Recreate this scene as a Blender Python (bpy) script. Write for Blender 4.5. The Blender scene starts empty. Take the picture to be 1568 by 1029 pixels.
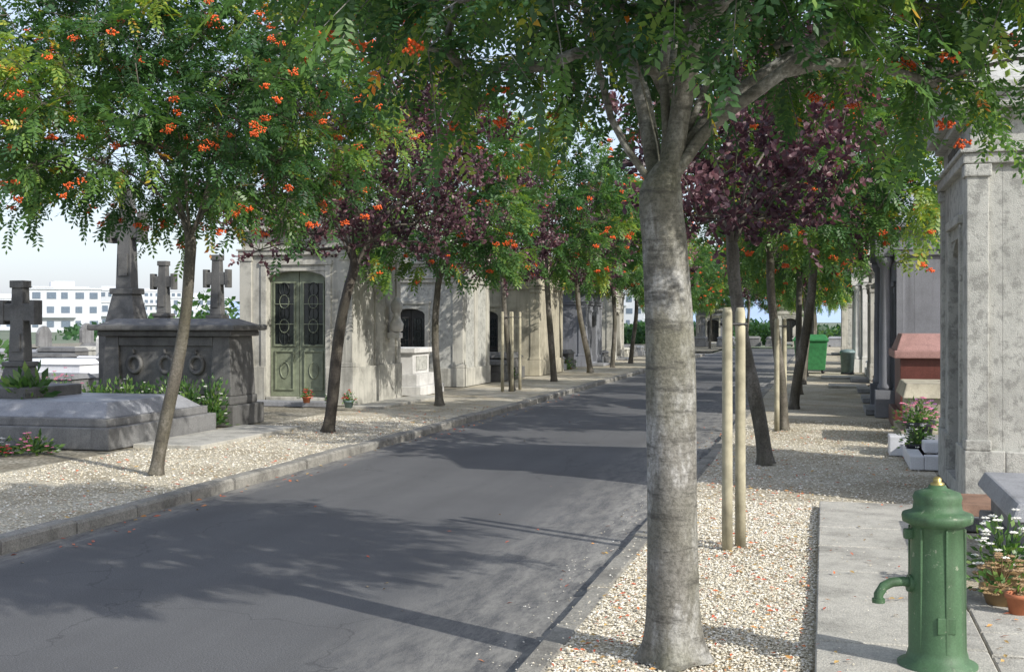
import bpy, bmesh, math, random
import numpy as np
from mathutils import Vector, Matrix
random.seed(7)
S = bpy.context.scene
COL = S.collection

# ------------------------------------------------------------ materials
def newmat(name):
    m = bpy.data.materials.new(name); m.use_nodes = True
    nt = m.node_tree; b = nt.nodes["Principled BSDF"]
    return m, nt, b
def N(nt, t, **kw):
    n = nt.nodes.new(t)
    for k, v in kw.items(): setattr(n, k, v)
    return n
def ramp(nt, src, stops):
    r = N(nt, 'ShaderNodeValToRGB')
    el = r.color_ramp.elements
    while len(el) < len(stops): el.new(0.5)
    for e, (p, c) in zip(el, stops):
        e.position = p; e.color = (c[0], c[1], c[2], 1) if len(c) == 3 else c
    nt.links.new(src, r.inputs[0]); return r.outputs[0]
def mix(nt, fac, a, b, mode='MIX'):
    n = N(nt, 'ShaderNodeMix', data_type='RGBA', blend_type=mode)
    for s, v in ((n.inputs[0], fac), (n.inputs[6], a), (n.inputs[7], b)):
        if hasattr(v, 'is_output'): nt.links.new(v, s)
        elif isinstance(v, (int, float)): s.default_value = v
        else: s.default_value = (v[0], v[1], v[2], 1)
    return n.outputs[2]
def coords(nt, scale=(1, 1, 1), world=False):
    if world:
        g = N(nt, 'ShaderNodeNewGeometry'); o = g.outputs['Position']
    else:
        g = N(nt, 'ShaderNodeTexCoord'); o = g.outputs['Object']
    m = N(nt, 'ShaderNodeMapping'); m.inputs['Scale'].default_value = scale
    nt.links.new(o, m.inputs[0]); return m.outputs[0]
def noise(nt, vec, scale, detail=4, rough=.55):
    n = N(nt, 'ShaderNodeTexNoise'); n.inputs['Scale'].default_value = scale
    n.inputs['Detail'].default_value = min(detail, 5.5); n.inputs['Roughness'].default_value = rough
    nt.links.new(vec, n.inputs['Vector']); return n.outputs[0]
def bump(nt, b, h, strength, dist=.02):
    n = N(nt, 'ShaderNodeBump'); n.inputs['Strength'].default_value = strength
    n.inputs['Distance'].default_value = dist
    nt.links.new(h, n.inputs['Height']); nt.links.new(n.outputs[0], b.inputs['Normal'])

def stone(name, c, dark=.5, sc=1.5, rough=.85, bs=.35, stain=.55, speck=0, blotch=0):
    m, nt, b = newmat(name)
    v = coords(nt, world=True)
    n1 = noise(nt, v, sc, 9, .68)
    d = tuple(x * dark for x in c)
    l = tuple(min(1, x * 1.12) for x in c)
    col = ramp(nt, n1, [(.3, d), (.52, c), (.75, l)])
    if blotch:
        nb = noise(nt, v, 9, 7, .7)
        col = mix(nt, ramp(nt, nb, [(.5, (0, 0, 0)), (.6, (blotch,) * 3)]), col, tuple(x * .45 for x in c))
    vs = coords(nt, (7, 7, .5), world=True)
    st = noise(nt, vs, 1.0, 4, .6)
    sf = ramp(nt, st, [(.5, (0, 0, 0)), (.72, (stain, stain, stain))])
    col = mix(nt, sf, col, tuple(x * .35 for x in c))
    n3 = noise(nt, v, 90, 2, .7)
    col = mix(nt, .35, col, ramp(nt, n3, [(.3, (.35, .35, .35)), (.7, (1, 1, 1))]), 'MULTIPLY')
    if speck:
        vo = N(nt, 'ShaderNodeTexVoronoi'); vo.inputs['Scale'].default_value = speck
        nt.links.new(v, vo.inputs['Vector'])
        col = mix(nt, .55, col, ramp(nt, vo.outputs['Color'], [(.1, (.35, .35, .37)), (.9, (1, 1, 1))]), 'MULTIPLY')
    nt.links.new(col, b.inputs['Base Color'])
    b.inputs['Roughness'].default_value = rough
    bump(nt, b, n3, bs, .012)
    return m

M = {}
M['lime'] = stone('limestone', (.54, .525, .46), .5, 1.7, stain=.65)
M['limeg'] = stone('limestone_grey', (.52, .52, .475), .7, 2.2, stain=.3, bs=.6, blotch=.65)
M['limey'] = stone('limestone_yellow', (.5, .46, .35), .55, 1.4)
M['white'] = stone('white_stone', (.72, .71, .68), .7, 1.4, stain=.4)
M['marble'] = stone('white_marble', (.78, .79, .82), .85, 1.2, .4, .1, .15)
M['cement'] = stone('grey_render', (.23, .24, .265), .7, .9, stain=.4)
M['granite'] = stone('grey_granite', (.27, .27, .265), .6, 1.6, .7, .25, .5, 120)
M['granited'] = stone('dark_granite', (.17, .168, .16), .5, 2.4, .6, .3, .5, 120)
M['granitel'] = stone('light_granite', (.38, .39, .41), .6, 1.8, .5, .25, .4, 150)
M['red'] = stone('red_granite', (.2, .07, .055), .6, 1.4, .35, .2, .3, 140)
M['pink'] = stone('pink_granite', (.5, .29, .26), .75, 1.4, .5, .2, .3, 140)
M['rust'] = stone('rusty_stone', (.3, .18, .12), .6, 2, .8)
M['zinc'] = stone('zinc_roof', (.42, .46, .52), .8, .9, .5, .1, .4)
M['kerb'] = stone('kerb_stone', (.37, .355, .31), .5, 2.6, .9, .6, .4, 90)
M['slab'] = stone('paving_slab_stone', (.58, .56, .49), .5, 2.1, .85, .5, .3, 160)
M['facade'] = stone('city_render', (.6, .63, .67), .9, .05, .8, .05, .05)

def bark(name, c1, c2, cl, band=26, ba=.5):
    m, nt, b = newmat(name)
    v = coords(nt); vb = coords(nt, (2.6, 2.6, band)); vv = coords(nt, (1, 1, .45))
    n1 = noise(nt, vv, 4.0, 9, .74)
    n2 = noise(nt, vb, 1.6, 5, .7)
    n3 = noise(nt, v, 45, 4, .8)
    n0 = noise(nt, v, 1.4, 2, .5)
    col = ramp(nt, n1, [(.3, c1), (.5, c2), (.62, cl)])
    col = mix(nt, ramp(nt, n0, [(.42, (0, 0, 0)), (.62, (.6, .6, .6))]), col, (c1[0] * 1.15, c1[1] * 1.2, c1[2] * .8))
    col = mix(nt, ramp(nt, n2, [(.52, (0, 0, 0)), (.64, (ba, ba, ba))]), col, tuple(x * .5 for x in c1))
    col = mix(nt, .75, col, ramp(nt, n3, [(.36, (.35, .35, .33)), (.58, (1, 1, 1))]), 'MULTIPLY')
    nt.links.new(col, b.inputs['Base Color']); b.inputs['Roughness'].default_value = .7
    bump(nt, b, mix(nt, .5, n2, n3), .9, .012)
    return m
M['bark'] = bark('rowan_bark', (.115, .107, .09), (.225, .215, .19), (.46, .455, .44), 13, .7)
M['barkm'] = bark('young_rowan_bark', (.07, .062, .05), (.13, .115, .09), (.23, .21, .18), 14, .3)
M['barkd'] = bark('plum_bark', (.035, .03, .026), (.075, .062, .05), (.15, .13, .1), 14)

def leafmat(name, stops, trans=.35, rough=.45):
    m, nt, b = newmat(name)
    a = N(nt, 'ShaderNodeAttribute', attribute_name='tint')
    col = ramp(nt, a.outputs['Fac'], stops)
    if trans <= 0:
        nt.links.new(col, b.inputs['Base Color']); b.inputs['Roughness'].default_value = rough; return m
    nt.nodes.remove(b)
    d = N(nt, 'ShaderNodeBsdfDiffuse'); nt.links.new(col, d.inputs[0])
    gl = N(nt, 'ShaderNodeBsdfGlossy'); gl.inputs['Roughness'].default_value = .42; gl.inputs[0].default_value = (1, 1, 1, 1)
    m0 = N(nt, 'ShaderNodeMixShader'); m0.inputs[0].default_value = .045
    nt.links.new(d.outputs[0], m0.inputs[1]); nt.links.new(gl.outputs[0], m0.inputs[2])
    t = N(nt, 'ShaderNodeBsdfTranslucent')
    br = mix(nt, 1.0, col, (1.8, 1.75, .9) if trans > .3 else (1.6, 1.1, 1.2), 'MULTIPLY')
    nt.links.new(br, t.inputs[0])
    ms = N(nt, 'ShaderNodeMixShader'); ms.inputs[0].default_value = trans
    nt.links.new(m0.outputs[0], ms.inputs[1]); nt.links.new(t.outputs[0], ms.inputs[2])
    nt.links.new(ms.outputs[0], nt.nodes['Material Output'].inputs[0])
    return m
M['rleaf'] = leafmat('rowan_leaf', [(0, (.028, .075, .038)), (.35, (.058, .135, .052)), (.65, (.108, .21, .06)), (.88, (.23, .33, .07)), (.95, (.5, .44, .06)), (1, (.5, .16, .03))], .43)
M['pleaf'] = leafmat('plum_leaf', [(0, (.04, .02, .028)), (.5, (.09, .044, .056)), (.85, (.16, .08, .095)), (1, (.24, .13, .14))], .25)
M['gleaf'] = leafmat('shrub_leaf', [(0, (.03, .08, .025)), (.6, (.09, .19, .05)), (1, (.2, .3, .08))], .35)
def plain(name, c, rough=.5, metal=0, var=.25, sc=8, bs=0):
    m, nt, b = newmat(name)
    v = coords(nt); n1 = noise(nt, v, sc, 4, .6)
    col = ramp(nt, n1, [(.3, tuple(x * (1 - var) for x in c)), (.7, tuple(min(1, x * (1 + var)) for x in c))])
    nt.links.new(col, b.inputs['Base Color']); b.inputs['Roughness'].default_value = rough
    b.inputs['Metallic'].default_value = metal
    if bs: bump(nt, b, n1, bs, .01)
    return m
M['berry'] = plain('rowan_berry', (.8, .13, .025), .35)
M['fallen'] = leafmat('fallen_leaf', [(0, (.45, .07, .03)), (.4, (.55, .17, .06)), (.7, (.5, .33, .1)), (1, (.24, .16, .08))], 0)
M['pinkf'] = plain('pink_flower', (.7, .22, .34)); M['whitef'] = plain('white_flower', (.75, .74, .68)); M['purpf'] = plain('purple_flower', (.4, .14, .42))
M['redf'] = plain('red_flower', (.6, .03, .04)); M['straw'] = plain('dry_stalk', (.3, .2, .1))
M['terra'] = plain('terracotta', (.42, .15, .07), .8); M['blackpot'] = plain('dark_plastic', (.02, .02, .025), .4)
M['wood'] = plain('stake_wood', (.38, .35, .25), .8, 0, .35, 5, .3)
M['iron'] = plain('wrought_iron', (.015, .02, .018), .45)
M['glass'] = plain('dark_glass', (.02, .025, .025), .08)
M['doorg'] = plain('door_green_paint', (.2, .225, .155), .5, 0, .3, 6, .1)
M['doord'] = plain('dark_bronze', (.035, .033, .03), .5, .3)
M['bin'] = plain('bin_green', (.04, .2, .07), .5); M['bing'] = plain('bin_grey', (.14, .2, .2), .5)
M['brass'] = plain('brass', (.45, .36, .14), .4, .8)
M['strap'] = plain('rubber_strap', (.03, .03, .03), .6)
M['letter'] = plain('letter_grey', (.16, .15, .13), .8)
M['win'] = plain('city_window', (.13, .17, .22), .3)
def pumpmat():
    m, nt, b = newmat('pump_green_paint')
    v = coords(nt); n1 = noise(nt, v, 6, 5, .7); n2 = noise(nt, v, 22, 5, .75)
    col = ramp(nt, n1, [(.3, (.05, .115, .05)), (.7, (.08, .165, .08))])
    col = mix(nt, ramp(nt, n2, [(.62, (0, 0, 0)), (.66, (.9, .9, .9))]), col, (.27, .31, .22))
    vs = coords(nt, (12, 12, .8)); n3 = noise(nt, vs, 1, 4)
    col = mix(nt, ramp(nt, n3, [(.5, (0, 0, 0)), (.72, (.6, .6, .6))]), col, (.035, .055, .03))
    n4 = noise(nt, v, 120, 3, .6)
    col = mix(nt, .4, col, ramp(nt, n4, [(.35, (.5, .5, .5)), (.6, (1, 1, 1))]), 'MULTIPLY')
    nt.links.new(col, b.inputs['Base Color'])
    nt.links.new(ramp(nt, n1, [(.3, (.45, .45, .45)), (.7, (.7, .7, .7))]), b.inputs['Roughness'])
    bump(nt, b, mix(nt, .5, n2, n4), .3, .004); return m
M['pump'] = pumpmat()

def gravelmat(name, c1, c2, c3, sc=38):
    m, nt, b = newmat(name)
    v = coords(nt, world=True)
    vo = N(nt, 'ShaderNodeTexVoronoi'); vo.inputs['Scale'].default_value = sc; nt.links.new(v, vo.inputs['Vector'])
    col = ramp(nt, vo.outputs['Color'], [(.1, c1), (.5, c2), (.9, c3)])
    dk = ramp(nt, vo.outputs['Distance'], [(.3, (1, 1, 1)), (.75, (.5, .48, .44))])
    col = mix(nt, .8, col, dk, 'MULTIPLY')
    n1 = noise(nt, v, .9, 5, .65)
    col = mix(nt, .8, col, ramp(nt, n1, [(.35, (.6, .55, .46)), (.6, (1, 1, 1))]), 'MULTIPLY')
    nt.links.new(col, b.inputs['Base Color']); b.inputs['Roughness'].default_value = .95
    inv = N(nt, 'ShaderNodeMath', operation='SUBTRACT'); inv.inputs[0].default_value = 1
    nt.links.new(vo.outputs['Distance'], inv.inputs[1])
    bump(nt, b, inv.outputs[0], .5, .012); return m
M['gravel'] = gravelmat('gravel_bed', (.43, .385, .29), (.6, .555, .44), (.73, .7, .6), 55)
M['pebble'] = leafmat('pebble', [(0, (.4, .35, .25)), (.3, (.6, .55, .43)), (.8, (.74, .7, .6)), (1, (.83, .82, .77))], 0.0, .9)
M['earth'] = gravelmat('cemetery_earth', (.18, .17, .12), (.3, .28, .22), (.42, .39, .33), 25)

def asphalt():
    m, nt, b = newmat('asphalt')
    v = coords(nt, world=True)
    n1 = noise(nt, v, .5, 5, .65); n2 = noise(nt, v, 110, 2, .8)
    col = ramp(nt, n1, [(.3, (.088, .089, .092)), (.7, (.118, .12, .123))])
    col = mix(nt, .75, col, ramp(nt, n2, [(.34, (.35, .35, .35)), (.66, (1.5, 1.5, 1.48))]), 'MULTIPLY')
    vo = N(nt, 'ShaderNodeTexVoronoi'); vo.inputs['Scale'].default_value = 2.6; nt.links.new(v, vo.inputs['Vector'])
    col = mix(nt, ramp(nt, vo.outputs['Distance'], [(.02, (.6, .6, .6)), (.035, (0, 0, 0))]), col, (.3, .28, .22))
    g = N(nt, 'ShaderNodeNewGeometry'); sx = N(nt, 'ShaderNodeSeparateXYZ'); nt.links.new(g.outputs['Position'], sx.inputs[0])
    mr = N(nt, 'ShaderNodeMapRange'); mr.inputs['From Min'].default_value = -2.9; mr.inputs['From Max'].default_value = -1.6
    nt.links.new(sx.outputs[0], mr.inputs['Value'])
    mr2 = N(nt, 'ShaderNodeMapRange'); mr2.inputs['From Min'].default_value = -5.9; mr2.inputs['From Max'].default_value = -6.35
    nt.links.new(sx.outputs[0], mr2.inputs['Value'])
    ad = N(nt, 'ShaderNodeMath', operation='ADD'); nt.links.new(mr.outputs[0], ad.inputs[0]); nt.links.new(mr2.outputs[0], ad.inputs[1])
    nd = noise(nt, coords(nt, (3, .8, 1), world=True), 2.6, 6, .82)
    mu = N(nt, 'ShaderNodeMath', operation='MULTIPLY'); nt.links.new(ad.outputs[0], mu.inputs[0])
    nt.links.new(ramp(nt, nd, [(.38, (0, 0, 0)), (.6, (.95, .95, .95))]), mu.inputs[1])
    col = mix(nt, mu.outputs[0], col, (.33, .32, .29))
    nw = noise(nt, coords(nt, (2.2, .12, 1), world=True), 1.0, 3, .6)
    col = mix(nt, ramp(nt, nw, [(.45, (0, 0, 0)), (.7, (.35, .35, .35))]), col, (.065, .066, .068))
    vc = N(nt, 'ShaderNodeTexVoronoi', feature='DISTANCE_TO_EDGE'); vc.inputs['Scale'].default_value = .33
    nn_ = N(nt, 'ShaderNodeTexNoise'); nn_.inputs['Scale'].default_value = 1.6; nn_.inputs['Detail'].default_value = 4; nt.links.new(v, nn_.inputs['Vector'])
    va = N(nt, 'ShaderNodeVectorMath', operation='MULTIPLY_ADD'); nt.links.new(nn_.outputs[1], va.inputs[0]); va.inputs[1].default_value = (.9, .9, .9); nt.links.new(v, va.inputs[2])
    nt.links.new(va.outputs[0], vc.inputs['Vector'])
    col = mix(nt, ramp(nt, vc.outputs['Distance'], [(.001, (.55, .55, .55)), (.0035, (0, 0, 0))]), col, (.035, .035, .037))
    nt.links.new(col, b.inputs['Base Color']); b.inputs['Roughness'].default_value = .85
    bump(nt, b, n2, .7, .008); return m
M['asphalt'] = asphalt()
M['farg'] = plain('far_ground', (.14, .17, .11), .95, 0, .4, .02)
M['hill'] = plain('hazy_hill', (.36, .47, .64), 1, 0, .08, .002)  # distance haze painted into the hill's blue base colour

# ------------------------------------------------------------ mesh builder
class MB:
    def __init__(s): s.v = []; s.f = []; s.nv = 0
    def add(s, v, f, mat=0, tint=0.5, smooth=False):
        v = np.asarray(v, float).reshape(-1, 3); f = np.asarray(f, int)
        t = np.broadcast_to(np.asarray(tint, float), (len(f),))
        s.v.append(v); s.f.append((f + s.nv, mat, t, smooth)); s.nv += len(v)
    def mesh(s, name, mats):
        me = bpy.data.meshes.new(name)
        V = np.concatenate(s.v)
        me.vertices.add(len(V)); me.vertices.foreach_set('co', V.ravel())
        L = np.concatenate([f.ravel() for f, *_ in s.f])
        tot = np.concatenate([np.full(len(f), f.shape[1]) for f, *_ in s.f])
        st = np.concatenate([[0], np.cumsum(tot)[:-1]])
        me.loops.add(len(L)); me.loops.foreach_set('vertex_index', L)
        me.polygons.add(len(tot)); me.polygons.foreach_set('loop_start', st)
        me.polygons.foreach_set('material_index', np.concatenate([np.full(len(f), m) for f, m, *_ in s.f]))
        me.polygons.foreach_set('use_smooth', np.concatenate([np.full(len(f), sm) for f, _, _, sm in s.f]))
        me.update(calc_edges=True)
        a = me.attributes.new('tint', 'FLOAT', 'FACE'); a.data.foreach_set('value', np.concatenate([t for _, _, t, _ in s.f]).astype(np.float32))
        for m in mats: me.materials.append(m)
        me.validate(); return me
def obj(name, me, loc=(0, 0, 0), rot=0, sc=1, parent=None):
    o = bpy.data.objects.new(name, me); COL.objects.link(o)
    o.location = loc; o.rotation_euler = (0, 0, rot); o.scale = (sc, sc, sc) if not hasattr(sc, '__len__') else sc
    if parent: o.parent = parent
    return o

# ------------------------------------------------------------ groups of parts
class G:
    def __init__(s, name, loc=(0, 0, 0), rot=0, sc=1):
        s.e = bpy.data.objects.new(name, None); COL.objects.link(s.e)
        s.e.location = loc; s.e.rotation_euler = (0, 0, rot); s.e.scale = (sc,) * 3
        s.e.empty_display_size = .2
    def _bm(s, bm, name, mat, bev=0, smooth=False):
        if bev: bmesh.ops.bevel(bm, geom=bm.edges[:], offset=bev, segments=2, affect='EDGES', profile=.6)
        bmesh.ops.recalc_face_normals(bm, faces=bm.faces[:])
        me = bpy.data.meshes.new(name); bm.to_mesh(me); bm.free()
        if smooth:
            for p in me.polygons: p.use_smooth = True
        me.materials.append(M[mat]); return obj(name, me, parent=s.e)
    def box(s, name, x0, x1, y0, y1, z0, z1, mat, bev=.006):
        return s.fr(name, (x0, x1, y0, y1), z0, (x0, x1, y0, y1), z1, mat, bev)
    def fr(s, name, a, z0, b, z1, mat, bev=.006):
        bm = bmesh.new()
        P = [(a[0], a[2], z0), (a[1], a[2], z0), (a[1], a[3], z0), (a[0], a[3], z0), (b[0], b[2], z1), (b[1], b[2], z1), (b[1], b[3], z1), (b[0], b[3], z1)]
        v = [bm.verts.new(p) for p in P]
        for f in ((0, 3, 2, 1), (4, 5, 6, 7), (0, 1, 5, 4), (1, 2, 6, 5), (2, 3, 7, 6), (3, 0, 4, 7)): bm.faces.new([v[i] for i in f])
        return s._bm(bm, name, mat, bev)
    def prism(s, name, poly, axis, a0, a1, mat, bev=.006):
        bm = bmesh.new()
        def mk(p, a): return (a, p[0], p[1]) if axis == 'x' else ((p[0], a, p[1]) if axis == 'y' else (p[0], p[1], a))
        A = [bm.verts.new(mk(p, a0)) for p in poly]; B = [bm.verts.new(mk(p, a1)) for p in poly]
        bm.faces.new(A); bm.faces.new(B[::-1]); n = len(poly)
        for i in range(n): bm.faces.new([A[i], B[i], B[(i + 1) % n], A[(i + 1) % n]])
        return s._bm(bm, name, mat, bev)
    def lathe(s, name, prof, mat, c=(0, 0), n=28, smooth=True):
        bm = bmesh.new(); R = []
        for r, z in prof:
            R.append([bm.verts.new((c[0] + r * math.cos(2 * math.pi * i / n), c[1] + r * math.sin(2 * math.pi * i / n), z)) for i in range(n)])
        for k in range(len(R) - 1):
            for i in range(n): bm.faces.new([R[k][i], R[k][(i + 1) % n], R[k + 1][(i + 1) % n], R[k + 1][i]])
        bm.faces.new(R[0][::-1]); bm.faces.new(R[-1])
        o = s._bm(bm, name, mat, 0, smooth)
        if smooth:
            for p in o.data.polygons:
                if len(p.vertices) > 4: p.use_smooth = False
        return o
    def tube(s, name, pts, r, mat, cyc=False, sides=8):
        c = bpy.data.curves.new(name, 'CURVE'); c.dimensions = '3D'; c.bevel_depth = r; c.bevel_resolution = max(1, sides // 4); c.use_fill_caps = True
        sp = c.splines.new('POLY'); sp.points.add(len(pts) - 1)
        for p, q in zip(sp.points, pts): p.co = (*q, 1)
        sp.use_cyclic_u = cyc; c.materials.append(M[mat]); c.splines[0].use_smooth = True
        return obj(name, c, parent=s.e)
    def text(s, name, txt, size, loc, rot, mat):
        c = bpy.data.curves.new(name, 'FONT'); c.body = txt; c.size = size; c.extrude = .008; c.align_x = 'CENTER'; c.materials.append(M[mat])
        o = obj(name, c, parent=s.e); o.location = loc; o.rotation_euler = rot; return o

# ------------------------------------------------------------ ground, road, kerbs
def sheet(name, x0, x1, y0, y1, z, mat):
    me = bpy.data.meshes.new(name); me.from_pydata([(x0, y0, z), (x1, y0, z), (x1, y1, z), (x0, y1, z)], [], [(0, 1, 2, 3)])
    me.materials.append(M[mat]); return obj(name, me)
sheet('ground', -6000, 6000, -3000, 8000, -.125, 'farg')
sheet('road', -6.38, -1.42, -12, 84, -.1, 'asphalt')
sheet('side_road', -40, -6.38, 66, 71, -.1, 'asphalt')
sheet('gravel_path', -9.3, -6.4, -12, 65.8, -.012, 'gravel')
sheet('gravel_path', -1.46, 1.25, -12, 96, -.012, 'gravel')
sheet('cemetery_ground', -60, -9.3, -12, 65.8, -.012, 'earth')
sheet('cemetery_ground', 1.25, 40, -12, 120, -.012, 'earth')
sheet('cemetery_ground', -60, -6.4, 71.2, 120, -.012, 'earth')

rng = np.random.default_rng(3)
def kerb(xa, xb, y0, y1, zt):
    mb = MB(); y = y0
    while y < y1:
        L = rng.uniform(.85, 1.1); w = rng.uniform(-.012, .012); dz = rng.uniform(-.015, .01); e = .025
        a, b = xa + w, xb + w; p, q = y + .006, y + L - .006; zb = -.14; z = zt + dz; c = .008
        v = [(a, p, zb), (b, p, zb), (b, q, zb), (a, q, zb), (a, p + c, z - e), (b, p + c, z - e), (b, q - c, z - e), (a, q - c, z - e),
             (a + e, p + e * .7, z), (b - e, p + e * .7, z), (b - e, q - e * .7, z), (a + e, q - e * .7, z)]
        f = [(0, 1, 5, 4), (1, 2, 6, 5), (2, 3, 7, 6), (3, 0, 4, 7), (4, 5, 9, 8), (5, 6, 10, 9), (6, 7, 11, 10), (7, 4, 8, 11), (8, 9, 10, 11)]
        mb.add(v, f); y += L
    obj('kerb', mb.mesh('kerb', [M['kerb']]))
kerb(-1.53, -1.36, -8, 84, .004)
kerb(-6.5, -6.3, -8, 65.5, .02)

def paving(name, x0, x1, y0, y1, z, nx, ly, mat='slab'):
    mb = MB(); w = (x1 - x0) / nx
    for i in range(nx):
        y = y0
        while y < y1 - .05:
            L = min(ly * rng.uniform(.85, 1.1), y1 - y); dz = rng.uniform(-.006, .006); e = .008
            a, b, p, q = x0 + i * w + .005, x0 + (i + 1) * w - .005, y + .008, y + L - .008; t = z + dz
            v = [(a, p, -.05), (b, p, -.05), (b, q, -.05), (a, q, -.05), (a, p, t - e), (b, p, t - e), (b, q, t - e), (a, q, t - e), (a + e, p + e, t), (b - e, p + e, t), (b - e, q - e, t), (a + e, q - e, t)]
            f = [(0, 1, 5, 4), (1, 2, 6, 5), (2, 3, 7, 6), (3, 0, 4, 7), (4, 5, 9, 8), (5, 6, 10, 9), (6, 7, 11, 10), (7, 4, 8, 11), (8, 9, 10, 11)]
            mb.add(v, f); y += L
    obj(name, mb.mesh(name, [M[mat]]))
paving('paving_slabs', -.05, .82, 2, 11.8, .06, 1, .95)
paving('paving_slabs', .83, 2.4, 4, 8.3, .035, 3, .55)
paving('paving_slabs', .1, 1.1, 33, 34.2, .06, 1, 1.0)
paving('paving_slabs', -.1, 1.1, 38, 39.4, .06, 1, 1.0)
paving('paving_slabs', -9.35, -8.3, 15.0, 18.3, .05, 1, 1.5)
paving('paving_slabs', -9.3, -8.6, 22.9, 26.8, .04, 1, 1.3)

OV = np.array([(1, 0, 0), (-1, 0, 0), (0, 1, 0), (0, -1, 0), (0, 0, 1), (0, 0, -1)], float)
OF = np.array([(0, 2, 4), (2, 1, 4), (1, 3, 4), (3, 0, 4), (2, 0, 5), (1, 2, 5), (3, 1, 5), (0, 3, 5)])
def octs(mb, P, sc, mat=0, tint=.5, jit=.25, smooth=False):
    n = len(P); sc = np.asarray(sc, float)
    if sc.ndim == 0: sc = np.full((n, 3), float(sc))
    if sc.ndim == 1: sc = np.repeat(sc[:, None], 3, 1)
    th = rng.uniform(0, 6.28, n); c, s_ = np.cos(th), np.sin(th)
    V = OV[None] * (1 + rng.uniform(-jit, jit, (n, 6, 1))) * sc[:, None, :]
    X = V[..., 0] * c[:, None] - V[..., 1] * s_[:, None]; Y = V[..., 0] * s_[:, None] + V[..., 1] * c[:, None]
    V = np.stack([X, Y, V[..., 2]], -1) + P[:, None, :]
    F = OF[None] + (np.arange(n) * 6)[:, None, None]
    tt = np.repeat(np.broadcast_to(tint, (n,)), 8)
    mb.add(V.reshape(-1, 3), F.reshape(-1, 3), mat, tt, smooth)
def pebbles(regs):
    for (x0, x1, y0, y1, n, r, z) in regs:
        mb = MB(); P = np.stack([rng.uniform(x0, x1, n), rng.uniform(y0, y1, n), z + rng.uniform(-.012, .0, n)], -1)
        sc = rng.uniform(.45, 1.2, (n, 1)) * r * np.array([1.2, .9, .6]) * rng.uniform(.8, 1.2, (n, 3))
        octs(mb, P, sc, 0, rng.uniform(0, 1, n)); obj('loose_gravel', mb.mesh('loose_gravel', [M['pebble']]))
pebbles([(-1.36, -.06, 4.8, 9, 24000, .0095, 0), (-1.36, -.06, 9, 12, 9000, .011, 0), (-1.36, 1.1, 12, 22, 8000, .013, 0),
         (-9.2, -6.5, 8, 21, 13000, .013, 0), (-1.9, -1.55, 5, 14, 260, .006, -.092), (-1.5, -1.36, 5, 12, 120, .008, .012), (-.04, .8, 5, 11.5, 180, .006, .066)])
def litter(regions):
    mb = MB()
    for (x0, x1, y0, y1, z, n, s) in regions:
        P = np.stack([rng.uniform(x0, x1, n), rng.uniform(y0, y1, n), np.full(n, z + .006)], -1)
        th = rng.uniform(0, 6.28, n); L = rng.uniform(.6, 1.3, n)[:, None] * s
        a = np.stack([np.cos(th), np.sin(th), rng.uniform(-.3, .3, n)], -1) * L; b = np.stack([-np.sin(th), np.cos(th), rng.uniform(-.3, .3, n)], -1) * L * .42
        V = np.stack([P - a, P + b + [0, 0, .006], P + a, P - b], 1); F = np.arange(4 * n).reshape(n, 4)
        mb.add(V.reshape(-1, 3), F, 0, rng.uniform(0, 1, n))
    obj('fallen_leaves', mb.mesh('fallen_leaves', [M['fallen']]))
litter([(-1.36, -.1, 5, 9.5, .008, 700, .018), (-1.36, -.1, 9.5, 13, .008, 280, .022), (-1.36, 1, 13, 20, .008, 300, .024), (-3.5, -1.55, 5, 14, -.1, 14, .02), (-6, -1.6, 5, 30, -.1, 18, .022),
        (-6.3, -5.9, 8, 30, -.1, 130, .03), (-.05, .8, 4, 11.8, .066, 70, .022), (.8, 1.6, 5, 8.3, .042, 90, .022), (-9, -6.5, 9, 24, .01, 500, .028), (-1.9, -1.55, 8, 30, -.1, 90, .025)])

# ------------------------------------------------------------ trees
def unit(a): return a / (np.linalg.norm(a, axis=-1, keepdims=True) + 1e-9)
def cat(P, R, k):
    P = np.asarray(P); R = np.asarray(R)
    if len(P) < 3 or k < 2: return P, R
    Q = np.vstack([2 * P[0] - P[1], P, 2 * P[-1] - P[-2]]); o = []; rr = []
    for i in range(len(P) - 1):
        p0, p1, p2, p3 = Q[i:i + 4]
        for j in range(k):
            t = j / k
            o.append(.5 * (2 * p1 + (p2 - p0) * t + (2 * p0 - 5 * p1 + 4 * p2 - p3) * t * t + (-p0 + 3 * p1 - 3 * p2 + p3) * t ** 3)); rr.append(R[i] * (1 - t) + R[i + 1] * t)
    o.append(P[-1]); rr.append(R[-1]); return np.array(o), np.array(rr)
def tube(mb, P, R, sides, mat, rough=0, flare=0):
    P = np.asarray(P, float); n = len(P)
    T = unit(np.gradient(P, axis=0)); u = np.cross(T[0], [0.3, 1, .2]); u = u / np.linalg.norm(u)
    th = np.arange(sides) * 2 * math.pi / sides; rings = []
    ph = rng.uniform(0, 6, 4)
    for i in range(n):
        u = u - T[i] * np.dot(u, T[i]); u /= np.linalg.norm(u); w = np.cross(T[i], u)
        r = R[i] * (1 + rough * (np.sin(3 * th + ph[0] + P[i, 2] * 2.1) * .5 + np.sin(2 * th + ph[1] - P[i, 2] * 3.3) * .6 + np.sin(P[i, 2] * 7 + ph[2]) * .15 + np.sin(5 * th + P[i, 2] * 5) * .25))
        if flare: r = r * (1 + flare * math.exp(-P[i, 2] * 11) * (1 + .8 * np.sin(4 * th + ph[3])))
        rings.append(P[i] + np.outer(np.cos(th) * r, u) + np.outer(np.sin(th) * r, w))
    V = np.concatenate(rings); i = np.arange(n - 1)[:, None] * sides; j = np.arange(sides)[None]; j2 = (j + 1) % sides
    F = np.stack([i + j, i + j2, i + sides + j2, i + sides + j], -1).reshape(-1, 4)
    mb.add(V, F, mat, .5, True)

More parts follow.
